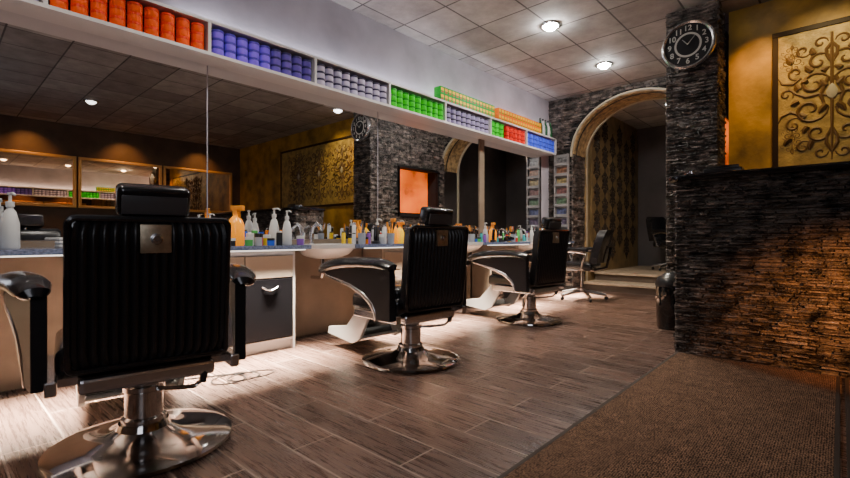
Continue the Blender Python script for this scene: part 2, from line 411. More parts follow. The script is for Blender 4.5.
# ---------------------------------------------------------------- clock
root = empty('wall_clock', (-1.19, cy0-.035, 2.98), label='round wall clock with near-black face and shiny rim', cat='clock')
RX90 = Matrix.Rotation(math.pi/2, 4, 'X'); k9 = .87
MB().lathe([(0, 0), (.26*k9, 0), (.26*k9, .045), (0, .045)], n=48, M=RX90).done('clock_face', mat('clock_black', (.018, .018, .020), .35, spec=.3), root)
MB().lathe([(.250*k9, 0), (.292*k9, .0), (.297*k9, .03), (.290*k9, .055), (.272*k9, .064), (.254*k9, .052), (.250*k9, .0)], n=48, M=RX90, caps=False).done('clock_rim', mat('rim_grey', (.65, .65, .66), .2, .9), root)
mb = MB(); dialw = mat('dial_white', (.46, .45, .42), .5)
t = bmesh.new(); k = 48; r0, r1 = .125*k9, .148*k9
a = [t.verts.new((r0*math.cos(2*math.pi*i/k), -.047, r0*math.sin(2*math.pi*i/k))) for i in range(k)]
b = [t.verts.new((r1*math.cos(2*math.pi*i/k), -.047, r1*math.sin(2*math.pi*i/k))) for i in range(k)]
for i in range(k): t.faces.new((a[i], a[(i+1) % k], b[(i+1) % k], b[i]))
mb.join(t); mb.done('dial_ring', dialw, root, smooth=False)
for i in range(12):
    a = math.pi/2-2*math.pi*(i+1)/12
    cu = bpy.data.curves.new('num', 'FONT'); cu.body = str(i+1); cu.size = .078; cu.align_x = 'CENTER'; cu.align_y = 'CENTER'; cu.extrude = .001; cu.offset = .0012
    tmp = bpy.data.objects.new('tmp', cu); C.objects.link(tmp)
    dg = bpy.context.evaluated_depsgraph_get(); me = bpy.data.meshes.new_from_object(tmp.evaluated_get(dg)); bpy.data.objects.remove(tmp)
    me.materials.clear(); me.materials.append(dialw)
    o = bpy.data.objects.new('numeral', me); C.objects.link(o); o.parent = root
    o.location = (.200*k9*math.cos(a), -.048, .200*k9*math.sin(a)); o.rotation_euler = (math.pi/2, 0, 0)
handm = mat('hand_grey', (.30, .30, .29), .5)
MB().tube([(0, -.055, 0), (-.05, -.055, .06)], [.006, .003], 6).done('hour_hand', handm, root)
MB().tube([(0, -.06, 0), (.07, -.06, .08)], [.005, .0025], 6).done('minute_hand', handm, root)

# ---------------------------------------------------------------- reception counter
DX0, DX1, DY0, DY1, DZ = -1.0, 3.0, 4.2, 4.75, 1.41
root = empty('reception_counter', (0, 0, 0), label='tall reception counter clad in dark stacked slate', cat='reception desk')
mb = MB(); mb.mi = 1; mb.box(DX0, DX1, DY0, DY1, 0, DZ); mb.mi = 0
cladding(mb, DX0-.015, .6, 0, DZ, lambda u, z, d: (u, DY0-d, z), rh=(.005, .017), ln=(.03, .22), dp=(.002, .040))
cladding(mb, .6, DX1, 0, DZ, lambda u, z, d: (u, DY0-d, z), rh=(.02, .05), ln=(.1, .4))
cladding(mb, DY0-.015, DY1, 0, DZ, lambda u, z, d: (DX0-d, u, z), rh=(.016, .045))
mb.done('body', [stone, stone_b], root, smooth=False)
out = [(DX1, DY1+.05), (DX0-.0, DY1+.05)]
for i in range(9):
    a = math.pi/2+math.pi/2*i/8; out.append((DX0+.06+.12*math.cos(a), DY1-.07+.12*math.sin(a)))
for i in range(9):
    a = math.pi+math.pi/2*i/8; out.append((DX0+.06+.14*math.cos(a), DY0+.06+.14*math.sin(a)))
out.append((DX1, DY0-.08))
MB().prism(out, 'z', DZ, DZ+.045, .008).done('counter_top', blackg, root)
MB().lathe([(0, 0), (.045, 0), (.05, .02), (.05, .03), (.02, .035), (.02, .05), (0, .055)], n=20).done('service_bell', chrome, loc=(-.93, 4.35, DZ+.045), label='small chrome service bell on the reception counter', cat='bell')
MB().box(-.13, .13, -.07, .07, 0, .05, .01).box(-.11, .11, -.06, -.055, .03, .07, .002).done('card_holder', blackp, loc=(-.70, 4.36, DZ+.045), label='black card holder on the reception counter', cat='holder')

# ---------------------------------------------------------------- mats
bord = mat('mat_border', (.03, .018, .012), .8)
for (a, b) in ((-.99, 0.0), (.02, 1.6)):
    root = empty('door_mat', (a, -1.2, 0), label='brown coarse woven entrance mat with dark edging', cat='mat', group='entrance mats')
    W_ = b-a; L_ = 5.34
    MB().box(.02, W_-.02, .02, L_-.02, 0, .012).done('mat_pile', M_weave, root, smooth=False)
    MB().box(0, .02, 0, L_, 0, .013, .002).box(W_-.02, W_, 0, L_, 0, .013, .002).box(.02, W_-.02, 0, .02, 0, .013, .002).box(.02, W_-.02, L_-.02, L_, 0, .013, .002).done('mat_edging', bord, root, smooth=False)

# ---------------------------------------------------------------- opposite wall framed mirrors
for i, (a, b) in enumerate(((-1.2, .45), (.58, 2.15), (2.3, 3.85), (4.0, 5.6))):
    root = empty('framed_mirror', (RX, (a+b)/2, 2.15), label='wide wall mirror with an amber cast put into the glass, in a bronze frame', cat='mirror', group='framed mirrors on the brown wall')
    h = (b-a)/2
    MB().box(-.015, 0, -h, h, -.5, .5).done('mirror_glass', mirrorw, root, smooth=False)
    mb = MB()
    for (p, q, r, s) in [(-h-.06, h+.06, .5, .56), (-h-.06, h+.06, -.56, -.5), (-h-.06, -h, -.5, .5), (h, h+.06, -.5, .5)]: mb.box(-.05, 0, p, q, r, s, .008)
    mb.done('frame', wframe, root, smooth=False)

# ---------------------------------------------------------------- main mirrors
SH0 = 2.38
ms = [(-1.9, -.32), (-.31, 1.57), (1.58, 3.46), (3.47, 5.42), (5.56, 7.3)]
for a, b in ms:
    root = empty('wall_mirror', (WX, (a+b)/2, .93), label='large frameless wall mirror above the worktop', cat='mirror', group='mirrors above the worktop')
    h = (b-a)/2
    MB().box(0, .008, -h, h, 0, SH0-.93).done('mirror_glass', mirrorm, root, smooth=False)
    for yy in (-h+.12, h-.12): MB().box(.008, .016, yy-.02, yy+.02, 0, .03, .002).done('mirror_clip', chrome, root)
S(MB().box(WX, WX+.02, 5.43, 5.55, .9, SH0).done('trim_5', taupe, smooth=False), 'taupe strip between the mirrors', 'trim')
S(MB().box(WX, WX+.02, YB, YA, .88, .925).done('trim_6', taupe, smooth=False), 'taupe upstand behind the worktop', 'trim')
S(MB().box(WX, -3.80, YB, YA-.05, 0, .82).done('wall_plinth', taupe, smooth=False), 'taupe panelled wall below the worktop', 'wall')

# ---------------------------------------------------------------- shelf with tins
SX = -3.66; ST = 2.66
bounds = [-1.5, -.5, .5, 1.5, 2.48, 3.44, 4.40, 5.40, 6.40, 7.4]
root = empty('wall_shelf', (0, 0, 0), label='long white compartment shelf above the mirrors', cat='shelf')
MB().box(WX, SX, bounds[0], bounds[-1], SH0, SH0+.025).done('bottom_board', white, root, smooth=False)
MB().box(WX, SX, bounds[0], bounds[-1], ST-.022, ST).done('top_board', white, root, smooth=False)
for b in bounds: MB().box(WX, SX, b-.012, b+.012, SH0+.025, ST-.022).done('divider', white, root, smooth=False)
MB().box(WX, WX+.006, bounds[0], bounds[-1], SH0+.025, ST-.022).done('back_panel', mat('shelf_back', (.05, .045, .06), .7), root, smooth=False)

def tincol(name, c): return mat('tin_'+name, c, .4, 0, var=.08, vscale=30, spec=.25)
tin_specs = {
 'red': (tincol('red', (1.0, .11, .008)), tincol('redlid', (.85, .04, .003)), 'orange-red hair wax tin'),
 'blue': (tincol('blue', (.24, .13, .95)), tincol('bluelid', (.07, .04, .45)), 'violet-blue hair wax tin'),
 'navy': (tincol('navy', (.15, .10, .50)), tincol('navylid', (.03, .02, .14)), 'dark navy hair wax tin'),
 'clear': (tincol('grey', (.62, .58, .78)), tincol('greylid', (.05, .04, .10)), 'grey hair wax tin with black lid'),
 'green': (tincol('green', (.03, .80, .02)), tincol('greenlid', (.01, .33, .01)), 'green hair wax tin'),
 'dark': (tincol('dark', (.40, .36, .60)), tincol('darklid', (.04, .03, .06)), 'dark hair wax tin with black lid'),
 'red2': (tincol('scarlet', (1.0, .03, .01)), tincol('scarletlid', (.5, .01, .01)), 'red hair wax tin'),
 'blue2': (tincol('azure', (.07, .13, 1.0)), tincol('azurelid', (.03, .05, .55)), 'bright blue hair wax tin'),
}
def tinproto(key):
    a, b, lab = tin_specs[key]
    mb = MB(); mb.mi = 0; mb.lathe([(0, 0), (.044, 0), (.047, .004), (.047, .046), (.044, .048)], n=20)
    mb.mi = 1; mb.lathe([(.0485, .048), (.0485, .064), (.046, .067), (0, .067)], n=20)
    return mb.done('wax_tin', [a, b], loc=(0, 0, -5), label=lab, cat='tin')
protos = {}
def tins(key, y0, y1, rows=3, grp=None):
    if key not in protos: protos[key] = tinproto(key)
    n = int((y1-y0)/.1); st = (y1-y0)/n
    for c in range(n):
        for r in range(rows):
            o = protos[key].copy(); C.objects.link(o)
            o.location = (-3.712+R.uniform(-.003, .003), y0+st*(c+.5), SH0+.0255+r*.0675); o.rotation_euler = (0, 0, R.uniform(0, 6))
            o['group'] = grp or (tin_specs[key][2]+'s on the wall shelf')
tins('clear', -.48, .48)
tins('red', .52, 1.48)
tins('blue', 1.53, 2.04); tins('navy', 2.04, 2.46)
tins('clear', 2.51, 3.42)
tins('green', 3.47, 4.38)
tins('dark', 4.43, 5.38)
tins('green', 5.42, 5.78); tins('red2', 5.82, 6.38)
tins('blue2', 6.42, 7.38)
for p in protos.values(): bpy.data.objects.remove(p)
def carton(cols, y0, y1, rows, lab, w=.075, h=.085):
    mb = MB(); mb.mi = 0; mb.box(-.055, .055, -w/2+.002, w/2-.002, 0, h, .002); mb.mi = 1; mb.box(.0552, .0560, -w/2+.01, w/2-.01, h*.40, h*.80)
    mb.mi = 2; mb.box(.0552, .0565, -w/2+.016, w/2-.016, h*.12, h*.28)
    p = mb.done('product_carton', cols, smooth=False, label=lab, cat='box', group=lab+'s on top of the shelf')
    n = int((y1-y0)/w); first = True
    for c in range(n):
        for r in range(rows):
            o = p if first else p.copy()
            if not first: C.objects.link(o)
            first = False; o.location = (-3.72, y0+w*(c+.5), ST+r*(h+.0005))
cg = mat('carton_green', (.02, .42, .03), .4, spec=.2); cy = mat('carton_yellow', (1.0, .60, .01), .4, spec=.2); co = mat('carton_orange', (1.0, .18, .005), .4, spec=.2); cw = mat('carton_red', (.7, .04, .02), .4, spec=.2)
carton([cg, cy, cw], 4.3, 5.5, 2, 'green and yellow product carton')
carton([co, cy, cg], 5.6, 6.9, 2, 'orange and yellow product carton')
def bottle(name, prof, m, loc, lab, cat='bottle', cap=None, capm=None, group=None, n=20):
    root = empty(name, loc, R.uniform(0, 6), label=lab, cat=cat, group=group)
    MB().lathe(prof, n=n).done('bottle_body', m, root)
    if cap: MB().lathe(cap, n=n).done('cap', capm, root)
    return root
for k, yy in enumerate((6.96, 7.05, 7.14, 7.23, 7.32)):
    bottle('glass_bottle', [(0, 0), (.035, 0), (.037, .01), (.037, .17), (.015, .22), (.013, .26), (0, .26)], [mat('green_glass', (.02, .10, .04), .1), mat('pale_plastic', (.6, .6, .6), .3)][k % 2], (-3.73, yy, ST), ['dark green bottle on top of the shelf', 'pale grey bottle on top of the shelf'][k % 2], cap=[(.016, .26), (.016, .29), (0, .29)], capm=blackp)

# ---------------------------------------------------------------- worktop with basin notches
basins = [(2.26, 2.80), (4.35, 4.9), (6.05, 6.6)]
fx = -3.40
poly = [(WX, YB+.02), (WX, YA-.04), (fx, YA-.04)]
for a, b in reversed(basins): poly += [(fx, b), (-3.765, b), (-3.765, a), (fx, a)]
poly += [(fx, YB+.02)]
MB().prism(poly, 'z', .845, .88).done('worktop', granite, smooth=False, label='long dark blue-grey worktop below the mirrors', cat='worktop')
for a, b in basins:
    yc = (a+b)/2; hw = (b-a)/2-.003
    root = empty('wash_basin', (-3.565, yc, .0), label='white ceramic wash basin set into the worktop', cat='wash basin', group='wash basins along the worktop')
    def ring(t, rx, ry, z, xo, k=32, p=3.2):
        r = []
        for i in range(k):
            A = 2*math.pi*i/k; ca, sa = math.cos(A), math.sin(A)
            r.append(t.verts.new((xo+rx*math.copysign(abs(ca)**(2/p), ca), ry*math.copysign(abs(sa)**(2/p), sa), z)))
        return r
    t = bmesh.new(); rs = [ring(t, .05, .06, .745, -.02), ring(t, .10, .14, .752, -.02), ring(t, .155, .215, .785, -.01), ring(t, .195, hw, .845, 0), ring(t, .195, hw, .882, 0),
        ring(t, .18, hw-.02, .884, 0), ring(t, .17, hw-.035, .87, 0), ring(t, .13, .18, .80, -.01), ring(t, .05, .06, .77, -.01)]
    for p_, q_ in zip(rs, rs[1:]):
        for i in range(32): t.faces.new((p_[i], p_[(i+1) % 32], q_[(i+1) % 32], q_[i]))
    t.faces.new(rs[0][::-1]); t.faces.new(rs[-1])
    mb = MB(); mb.join(t); mb.done('bowl', porcel, root)
    MB().lathe([(0, .771), (.022, .771), (.022, .776), (0, .776)], cx=-.01).done('drain', chrome, root)
    MB().tube([(-.06, 0, .75), (-.06, 0, .62), (-.08, 0, .57), (-.13, 0, .56), (-.235, 0, .56)], .018, 10).done('waste_pipe', chrome, root)
    f = empty('mixer_tap', (-3.81, yc, .88), label='chrome mixer tap behind the basin', cat='tap', group='chrome taps along the worktop')
    MB().lathe([(0, 0), (.03, 0), (.03, .01), (.022, .015), (.022, .10), (.018, .12), (0, .12)]).done('tap_body', silver, f)
    MB().tube([(0, 0, .09), (.03, 0, .17), (.09, 0, .20), (.16, 0, .17), (.17, 0, .13)], [.016]*5, 10).done('spout', silver, f)
    MB().tube([(0, 0, .12), (-.01, .03, .16), (-.01, .08, .18)], [.009, .008, .007], 8).done('tap_lever', silver, f)
    MB().tube([(0, -.09, 0), (0, -.09, .05), (.04, -.11, .12), (.09, -.12, .13)], [.013, .013, .016, .022], 10).done('hand_shower', silver, f)

def cabinet(y0, y1, ndoor, doorm, lab, bodym=None, drawm=None):
    root = empty('base_cabinet', (-3.64, y0, 0), label=lab, cat='cabinet')
    W = y1-y0
    mb = MB(); bk = -.155
    mb.box(bk, bk+.02, 0, W, .08, .845).box(bk, .17, 0, .02, .0, .845).box(bk, .17, W-.02, W, .0, .845).box(bk, .17, .02, W-.02, .08, .10).box(bk, .17, .02, W-.02, .80, .845).box(bk+.02, .13, .02, W-.02, 0, .08)
    mb.done('body', bodym or white, root, smooth=False)
    dw = (W-.04)/ndoor
    for i in range(ndoor):
        a = .02+dw*i+.004; b = .02+dw*(i+1)-.004
        d = MB().box(.155, .178, a, b, .11, .60, .004).done('door', doorm, root, smooth=False)
        yc = (a+b)/2
        MB().tube([(.190, yc-.07+.14*k/10, .54-.03*math.sin(math.pi*k/10)) if 0 < k < 10 else (.176, yc-.07+.14*k/10, .54) for k in range(11)], .007, 8).done('handle', silver, d)
        MB().box(.155, .178, a, b, .61, .795, .004).done('drawer', drawm or mat('beige_front', (.36, .30, .24), .45, spec=.2), root, smooth=False)
    return root
td = mat('taupe_door', (.22, .165, .12), .45, spec=.2)
cabinet(1.24, 2.14, 2, mat('black_door', (.006, .006, .008), .35, spec=.12), 'white base cabinet with black doors below the worktop')
cabinet(3.15, 4.1, 2, td, 'taupe base cabinet below the worktop', td, td)
cabinet(5.1, 5.8, 2, td, 'taupe base cabinet below the worktop', td, td)
cabinet(-.9, .1, 2, td, 'taupe base cabinet below the worktop', td, td)

# ---------------------------------------------------------------- barber chair
def barber_chair(loc, rz):
    root = empty('barber_chair', loc, rz, label='black leather barber chair on a round chrome base', cat='barber chair', group='row of barber chairs')
    MB().lathe([(0, 0), (.365, 0), (.375, .010), (.372, .022), (.34, .034), (.24, .048), (.15, .062), (.11, .085), (.10, .11), (0, .11)], n=56).done('base', chrome, root)
    MB().lathe([(.092, .10), (.092, .13), (.078, .14), (.078, .25), (.085, .255), (.085, .275), (.07, .28), (.062, .30), (.062, .34), (0, .34)], n=32).done('pump_column', chrome, root)
    lv = MB().tube([(.06, .04, .26), (.15, .12, .27), (.20, .17, .28), (.22, .20, .31)], .010, 8).done('pump_lever', chrome, root)
    MB().tube([(.22, .20, .30), (.225, .205, .34), (.225, .205, .37)], [.016, .018, .012], 8).done('lever_grip', blackp, lv)
    mb = MB(); mb.box(-.24, .24, -.25, .25, .33, .40, .02, 3).box(-.26, .26, -.35, -.31, .35, .41, .008).box(-.26, .26, .31, .35, .35, .41, .008).box(-.1, .16, -.33, .33, .36, .39)
    mb.done('seat_frame', silver, root, smooth=False)
    mb = MB(); mb.box(-.35, .22, -.32, .32, .395, .52, .04, 4).box(-.33, .18, -.29, .29, .50, .59, .04, 4)
    mb.done('seat', leather, root)
    W = .28; H0, H1 = .435, 1.02; nr = 15; t = bmesh.new(); prof = []
    for i in range(nr*6+1):
        y = -W+.028+(2*W-.056)*i/(nr*6); prof.append((.285+.013*abs(math.sin(math.pi*i/6)), y))
    prof = [(.275, -W+.006), (.292, -W+.012), (.288, -W+.026)]+prof+[(.288, W-.026), (.292, W-.012), (.275, W-.006)]
    front = [(.18, W-.02), (.150, W*.7), (.135, 0), (.150, -W*.7), (.18, -W+.02)]
    allp = prof+front
    tilt = .10
    zs = [H0, H0+.02, H0+.06]+[H0+.06+(H1-H0-.12)*k/8 for k in range(1, 9)]+[H1-.02, H1]
    rings = []
    for z in zs:
        e = min(z-H0, H1-z)
        sh = 1 if e > .055 else (.93+.07*(e/.055)**.5 if e > 0 else .9)
        thk = 1 if e > .055 else (.45+.55*(max(e, 0)/.055)**.5)
        rings.append([t.verts.new((.235+((x-.235)*thk)+(z-.45)*tilt, y*sh if e <= .055 else y, z)) for x, y in allp])
    for a, b in zip(rings, rings[1:]):
        k = len(a)
        for i in range(k): t.faces.new((a[i], a[(i+1) % k], b[(i+1) % k], b[i]))
    t.faces.new(rings[0]); t.faces.new(rings[-1][::-1])
    mb = MB(); mb.join(t); bk = mb.done('backrest', leather2, root)
    def bx(z): return .275+(z-.45)*tilt
    c = []; r = .025
    for (yy, zz, a0) in ((W-r, H1-r, 0), (-W+r, H1-r, 90), (-W+r, H0+r, 180), (W-r, H0+r, 270)):
        for k in range(5):
            a = math.radians(a0+90*k/4); z = zz+r*math.sin(a); c.append((bx(z), yy+r*math.cos(a), z))
    MB().tube(c, .013, 8, closed=True).done('piping', leather, bk)
    x = bx(.94)+.022
    mb = MB(); mb.box(x-.012, x+.004, -.055, .055, .885, 1.0, .003)
    pl = mb.done('back_plate', mat('brushed_plate', (.50, .42, .30), .4, .9, var=.2, vscale=30), bk)
    MB().lathe([(0, 0), (.022, 0), (.022, .012), (.012, .014), (.012, .02), (0, .02)], n=20, M=Matrix.Translation((x+.003, 0, .943)) @ Matrix.Rotation(math.pi/2, 4, 'Y')).done('lock_knob', silver, pl)
    hx = .29
    MB().tube([(hx, 0, .98), (hx, 0, 1.10)], .012, 8).done('headrest_post', silver, root)
    HM = Matrix.Translation((hx, 0, 1.095)) @ Matrix.Rotation(.25, 4, 'Y')
    mb = MB(); mb.box(-.060, .045, -.13, .13, -.06, .065, .024, 4, M=HM)
    h = mb.done('headrest', leather, root)
    MB().box(.043, .052, -.115, .115, -.045, .03, .003, M=HM).done('headrest_panel', mat('headrest_grey', (.07, .07, .075), .4), h)
    for sg in (-1, 1):
        SP = .12
        fn = lambda px: max(0, min(1, (.24-px)/.6))
        sp = lambda px: sg*(.375+SP*fn(px))
        P = [(.25, .735), (.24, .75), (.19, .766), (.10, .776), (-.02, .778), (-.14, .774), (-.25, .764), (-.35, .746), (-.43, .724), (-.47, .703), (-.48, .69)]
        wd = [.026, .048, .062, .066, .068, .072, .076, .076, .064, .042, .018]
        MB().tube([(px, sp(px), pz-.010) for px, pz in P], wd, 20, flat=(1.0, .56)).done('armrest', leather, root)
        poly = [(.23, .745), (.1, .752), (-.12, .742), (-.27, .728), (-.43, .69), (-.40, .662), (-.27, .635), (-.14, .60), (-.02, .548), (.06, .48), (.09, .42), (.10, .37), (.23, .37)]
        y = sg*.360
        def shear(o):
            for v in o.data.vertices: v.co.y += sg*SP*fn(v.co.x)
            return o
        shear(MB().prism(poly, 'y', y-.025, y+.025, .005).done('side_panel', vinyl3, root, smooth=False))
        shear(MB().tube([(px, y+sg*.014, pz) for px, pz in [(.10, .365), (.09, .42), (.06, .478), (-.02, .545), (-.14, .597), (-.27, .632), (-.40, .66), (-.45, .692)]], [.014, .017, .020, .020, .019, .016, .012, .008], 10).done('chrome_trim', silver, root))
    mb = MB()
    for sg in (-1, 1):
        poly = [(-.22, .40), (-.35, .41), (-.54, .22), (-.82, .175), (-.84, .115), (-.46, .085), (-.36, .13), (-.24, .32)]
        mb.prism(poly, 'y', sg*.22-.014, sg*.22+.014, .004)
    mb.tube([(-.27, -.22, .36), (-.27, .22, .36)], .014); mb.tube([(-.42, -.22, .13), (-.42, .22, .13)], .014)
    fr_ = mb.done('footrest', mat('pale_aluminium', (.62, .62, .62), .4, .5), root, smooth=False)
    MB().prism([(-.52, .18), (-.82, .15), (-.825, .12), (-.48, .12)], 'y', -.205, .205).done('tread', mat('rubber_tread', (.03, .03, .032), .6), fr_, smooth=False)
    mb = MB(); mb.prism([(-.29, .385), (-.34, .40), (-.50, .225), (-.465, .185)], 'y', -.20, .20, .01)
    mb.done('calf_pad', leather, fr_, smooth=False)
    return root
bc = barber_chair((-2.37, .675, 0), math.radians(-9))
copy_thing(bc, (-2.45, 2.52, 0), math.radians(-5))
copy_thing(bc, (-2.62, 4.63, 0), math.radians(-5))

def stylist_chair(loc, rz, lab):
    root = empty('styling_chair', loc, rz, label=lab, cat='chair')
    mb = MB()
    for i in range(5):
        a = 2*math.pi*i/5+.3; c, s_ = math.cos(a), math.sin(a)
        mb.tube([(0, 0, .13), (.12*c, .12*s_, .12), (.35*c, .35*s_, .075)], [.034, .030, .020], 8)
    mb.lathe([(0, .1), (.05, .1), (.05, .17), (.035, .18), (0, .18)], n=20)
    mb.done('star_base', silver, root)
    for i in range(5):
        a = 2*math.pi*i/5+.3; c, s_ = math.cos(a), math.sin(a)
        MB().lathe([(0, -.014), (.024, -.014), (.028, -.008), (.028, .008), (.024, .014), (0, .014)], n=16, M=Matrix.Translation((.35*c, .35*s_, .029)) @ Matrix.Rotation(a+math.pi/2, 4, 'Z') @ Matrix.Rotation(math.pi/2, 4, 'Y')).tube([(.35*c, .35*s_, .04), (.35*c, .35*s_, .08)], .008).done('caster', blackp, root)
    MB().lathe([(0, .16), (.03, .16), (.03, .30), (.022, .30), (.022, .44), (.05, .45), (.05, .47), (0, .47)], n=20).done('gas_column', chrome, root)
    MB().box(-.29, .22, -.29, .29, .45, .58, .045, 4).done('seat', leather, root)
    t = bmesh.new(); g = []
    for k in range(9):
        z = .57+.48*k/8; w = .28*(1-.22*(k/8)**3) if k < 8 else .18
        g.append([[t.verts.new((.18+.12*(k/8)**1.2+dx-.05*(1-(j/6*2-1)**2)*-1, -w+2*w*j/6, z)) for j in range(7)] for dx in (0, .11)])
    for k in range(8):
        for j in range(6):
            a, b = g[k], g[k+1]
            t.faces.new((a[0][j], a[0][j+1], b[0][j+1], b[0][j])); t.faces.new((a[1][j], b[1][j], b[1][j+1], a[1][j+1]))
        for j in (0, 6): t.faces.new((g[k][0][j], g[k][1][j], g[k+1][1][j], g[k+1][0][j]))
    for k in (0, 8):
        for j in range(6): t.faces.new((g[k][0][j], g[k][0][j+1], g[k][1][j+1], g[k][1][j]))
    mb = MB(); mb.join(t); mb.done('backrest', leather, root)
    MB().tube([(.0, 0, .455), (.2, 0, .45), (.36, 0, .50), (.40, 0, .66), (.42, 0, .8)], .02, 8).done('back_support', blackg, root)
    for sg in (-1, 1):
        y = sg*.34
        a = MB().tube([(.1, sg*.2, .465), (.08, y, .49), (.12, y, .62), (.16, y, .70), (.0, y, .735), (-.17, y, .72), (-.28, y, .66), (-.24, y, .55), (-.16, sg*.2, .465)], .018, 8).done('arm_frame', silver, root)
        MB().box(-.28, .18, y-.045, y+.045, .73, .79, .016, 3).done('arm_pad', leather, a)
    return root
sc = stylist_chair((-2.92, 6.75, 0), math.radians(8), 'black padded styling chair on a chrome five-star base')
copy_thing(sc, (-2.40, 9.7, .30), math.radians(160), 'black padded styling chair standing in the passage')

# ---------------------------------------------------------------- things on the worktop
WT = .88
wplast = mat('white_plastic', (.68, .68, .66), .3)
def pump_bottle(y, x, m, s=1.0, lab='white pump dispenser bottle on the worktop'):
    r = empty('pump_bottle', (x, y, WT), R.uniform(-.6, .6), label=lab, cat='bottle')
    MB().lathe([(0, 0), (.036*s, 0), (.040*s, .01), (.038*s, .13*s), (.024*s, .19*s), (.014*s, .205*s), (.014*s, .22*s), (0, .22*s)], n=24).done('bottle_body', m, r)
    mb = MB(); mb.lathe([(.018*s, .215*s), (.018*s, .24*s), (.007*s, .243*s), (.007*s, .275*s), (.012*s, .277*s), (.012*s, .287*s), (0, .287*s)], n=16)
    mb.tube([(0, 0, .282*s), (.03*s, 0, .284*s), (.055*s, 0, .272*s)], .006*s)
    mb.done('pump', wplast, r)
def spray_bottle(y, x, m, s=1.0, lab='orange spray bottle on the worktop'):
    r = empty('spray_bottle', (x, y, WT), R.uniform(-.8, .8), label=lab, cat='bottle')
    MB().lathe([(0, 0), (.044*s, 0), (.048*s, .012), (.048*s, .12*s), (.034*s, .155*s), (.016*s, .175*s), (.016*s, .19*s), (0, .19*s)], n=24).done('bottle_body', m, r)
    mb = MB(); mb.lathe([(.019*s, .185*s), (.019*s, .21*s), (0, .21*s)], n=16); mb.box(-.03*s, .055*s, -.012*s, .012*s, .205*s, .235*s, .004); mb.box(.02*s, .03*s, -.006*s, .006*s, .16*s, .21*s, .002)
    mb.done('trigger_head', mat('trigger_orange', (.85, .3, .02), .35), r)
def can(y, x, m, h, rad, capm, lab):
    r = empty('spray_can', (x, y, WT), 0, label=lab, cat='can')
    MB().lathe([(0, 0), (rad*.95, 0), (rad, .005), (rad, h*.86), (rad*.8, h*.9), (0, h*.9)], n=20).done('can_body', m, r)
    MB().lathe([(rad*.82, h*.89), (rad*.82, h*.98), (rad*.7, h), (0, h)], n=20).done('cap', capm, r)
def jar(y, x, m, h, rad, capm, lab):
    r = empty('cosmetic_jar', (x, y, WT), 0, label=lab, cat='jar')
    MB().lathe([(0, 0), (rad*.92, 0), (rad, .006), (rad, h*.68), (0, h*.68)], n=20).done('jar_body', m, r)
    MB().lathe([(rad*1.04, h*.68), (rad*1.04, h*.97), (rad*.95, h), (0, h)], n=20).done('lid', capm, r)
def tool_cup(y, x):
    r = empty('tool_cup', (x, y, WT), 0, label='glass cup holding combs and brushes on the worktop', cat='cup')
    MB().lathe([(0, 0), (.036, 0), (.042, .11), (.039, .11), (.034, .006), (0, .006)], n=20).done('cup', mat('smoky_glass', (.35, .38, .43), .1), r)
    for k in range(3):
        a = k*2.1+R.random()*.4; dx, dy = math.cos(a)*.018, math.sin(a)*.018
        b = empty('hair_brush', (x+dx, y+dy, WT+.007), 0, label='slim hair brush standing in a cup', cat='brush', group='brushes and combs in cups')
        MB().tube([(0, 0, 0), (dx*.4, dy*.4, .10), (dx*.7, dy*.7, .14)], .004, 6).done('handle', blackp, b)
        MB().tube([(dx*.7, dy*.7, .14), (dx*1.2, dy*1.2, .17), (dx*1.5, dy*1.5, .22)], [.006, .013, .009], 8).done('brush_head', [blackp, silver, mat('amber_plastic', (.8, .3, .03), .3)][k % 3], b)
def clipper(y, x):
    r = empty('hair_clipper', (x, y, WT), R.uniform(0, 3), label='black electric hair clipper standing on a charger', cat='clipper')
    MB().box(-.035, .035, -.035, .035, 0, .03, .008).done('charger', blackp, r)
    MB().tube([(0, 0, .025), (0, 0, .08), (.005, 0, .14), (.01, 0, .17)], [.020, .022, .019, .022], 12).done('clipper_body', blackg, r)
    MB().box(-.008, .026, -.02, .02, .168, .185, .002).done('blade', silver, r)
def dryer(y, x):
    r = empty('hair_dryer', (x, y, WT+.045), math.pi/2, label='black hair dryer lying on the worktop', cat='hair dryer')
    MB().lathe([(0, -.09), (.035, -.085), (.042, -.05), (.04, 0), (.030, .06), (.026, .10), (0, .10)], n=20, M=Matrix.Rotation(math.pi/2, 4, 'Y')).done('barrel', blackg, r)
    MB().tube([(-.03, .03, -.02), (-.035, .07, -.028), (-.04, .10, -.03)], [.018, .016, .014], 10).done('grip', blackp, r)
def towel(y, x):
    mb = MB()
    for k in range(3): mb.box(-.08+.003*k, .08-.004*k, -.06, .06-.004*k, .001+.022*k, .022+.022*k, .009, 3)
    mb.done('folded_towel', mat('white_towel', (.6, .58, .56), .9, bump=.4, bscale=150), loc=(x, y, WT), label='stack of folded white towels on the worktop', cat='towel')

om = mat('orange_liquid_glow', (1.0, .36, .005), .2, emit=.5, ecol=(1, .30, .005))  # emission put into the bottle colour so it reads brighter
ym = mat('yellow_liquid_glow', (1.0, .62, .01), .2, emit=.4, ecol=(1, .52, .005))  # yellow contents glow by themselves too, brightness added to the colour
colz = [('green', (.10, .5, .12)), ('turquoise', (.05, .42, .45)), ('white', (.7, .7, .7)), ('red', (.7, .06, .04)), ('violet', (.3, .12, .5)), ('silver', (.5, .5, .53)), ('yellow', (1.0, .65, .02)), ('blue', (.04, .14, .8)), ('black', (.03, .03, .03)), ('orange', (1.0, .28, .01))]
def cmat(k): return mat('bottle_'+colz[k][0], colz[k][1], .25)
pump_bottle(.33, -3.60, wplast, 1.15); towel(.62, -3.7); jar(.84, -3.66, cmat(7), .07, .035, wplast, 'blue cosmetic jar on the worktop')
spray_bottle(1.69, -3.62, om, 1.38)
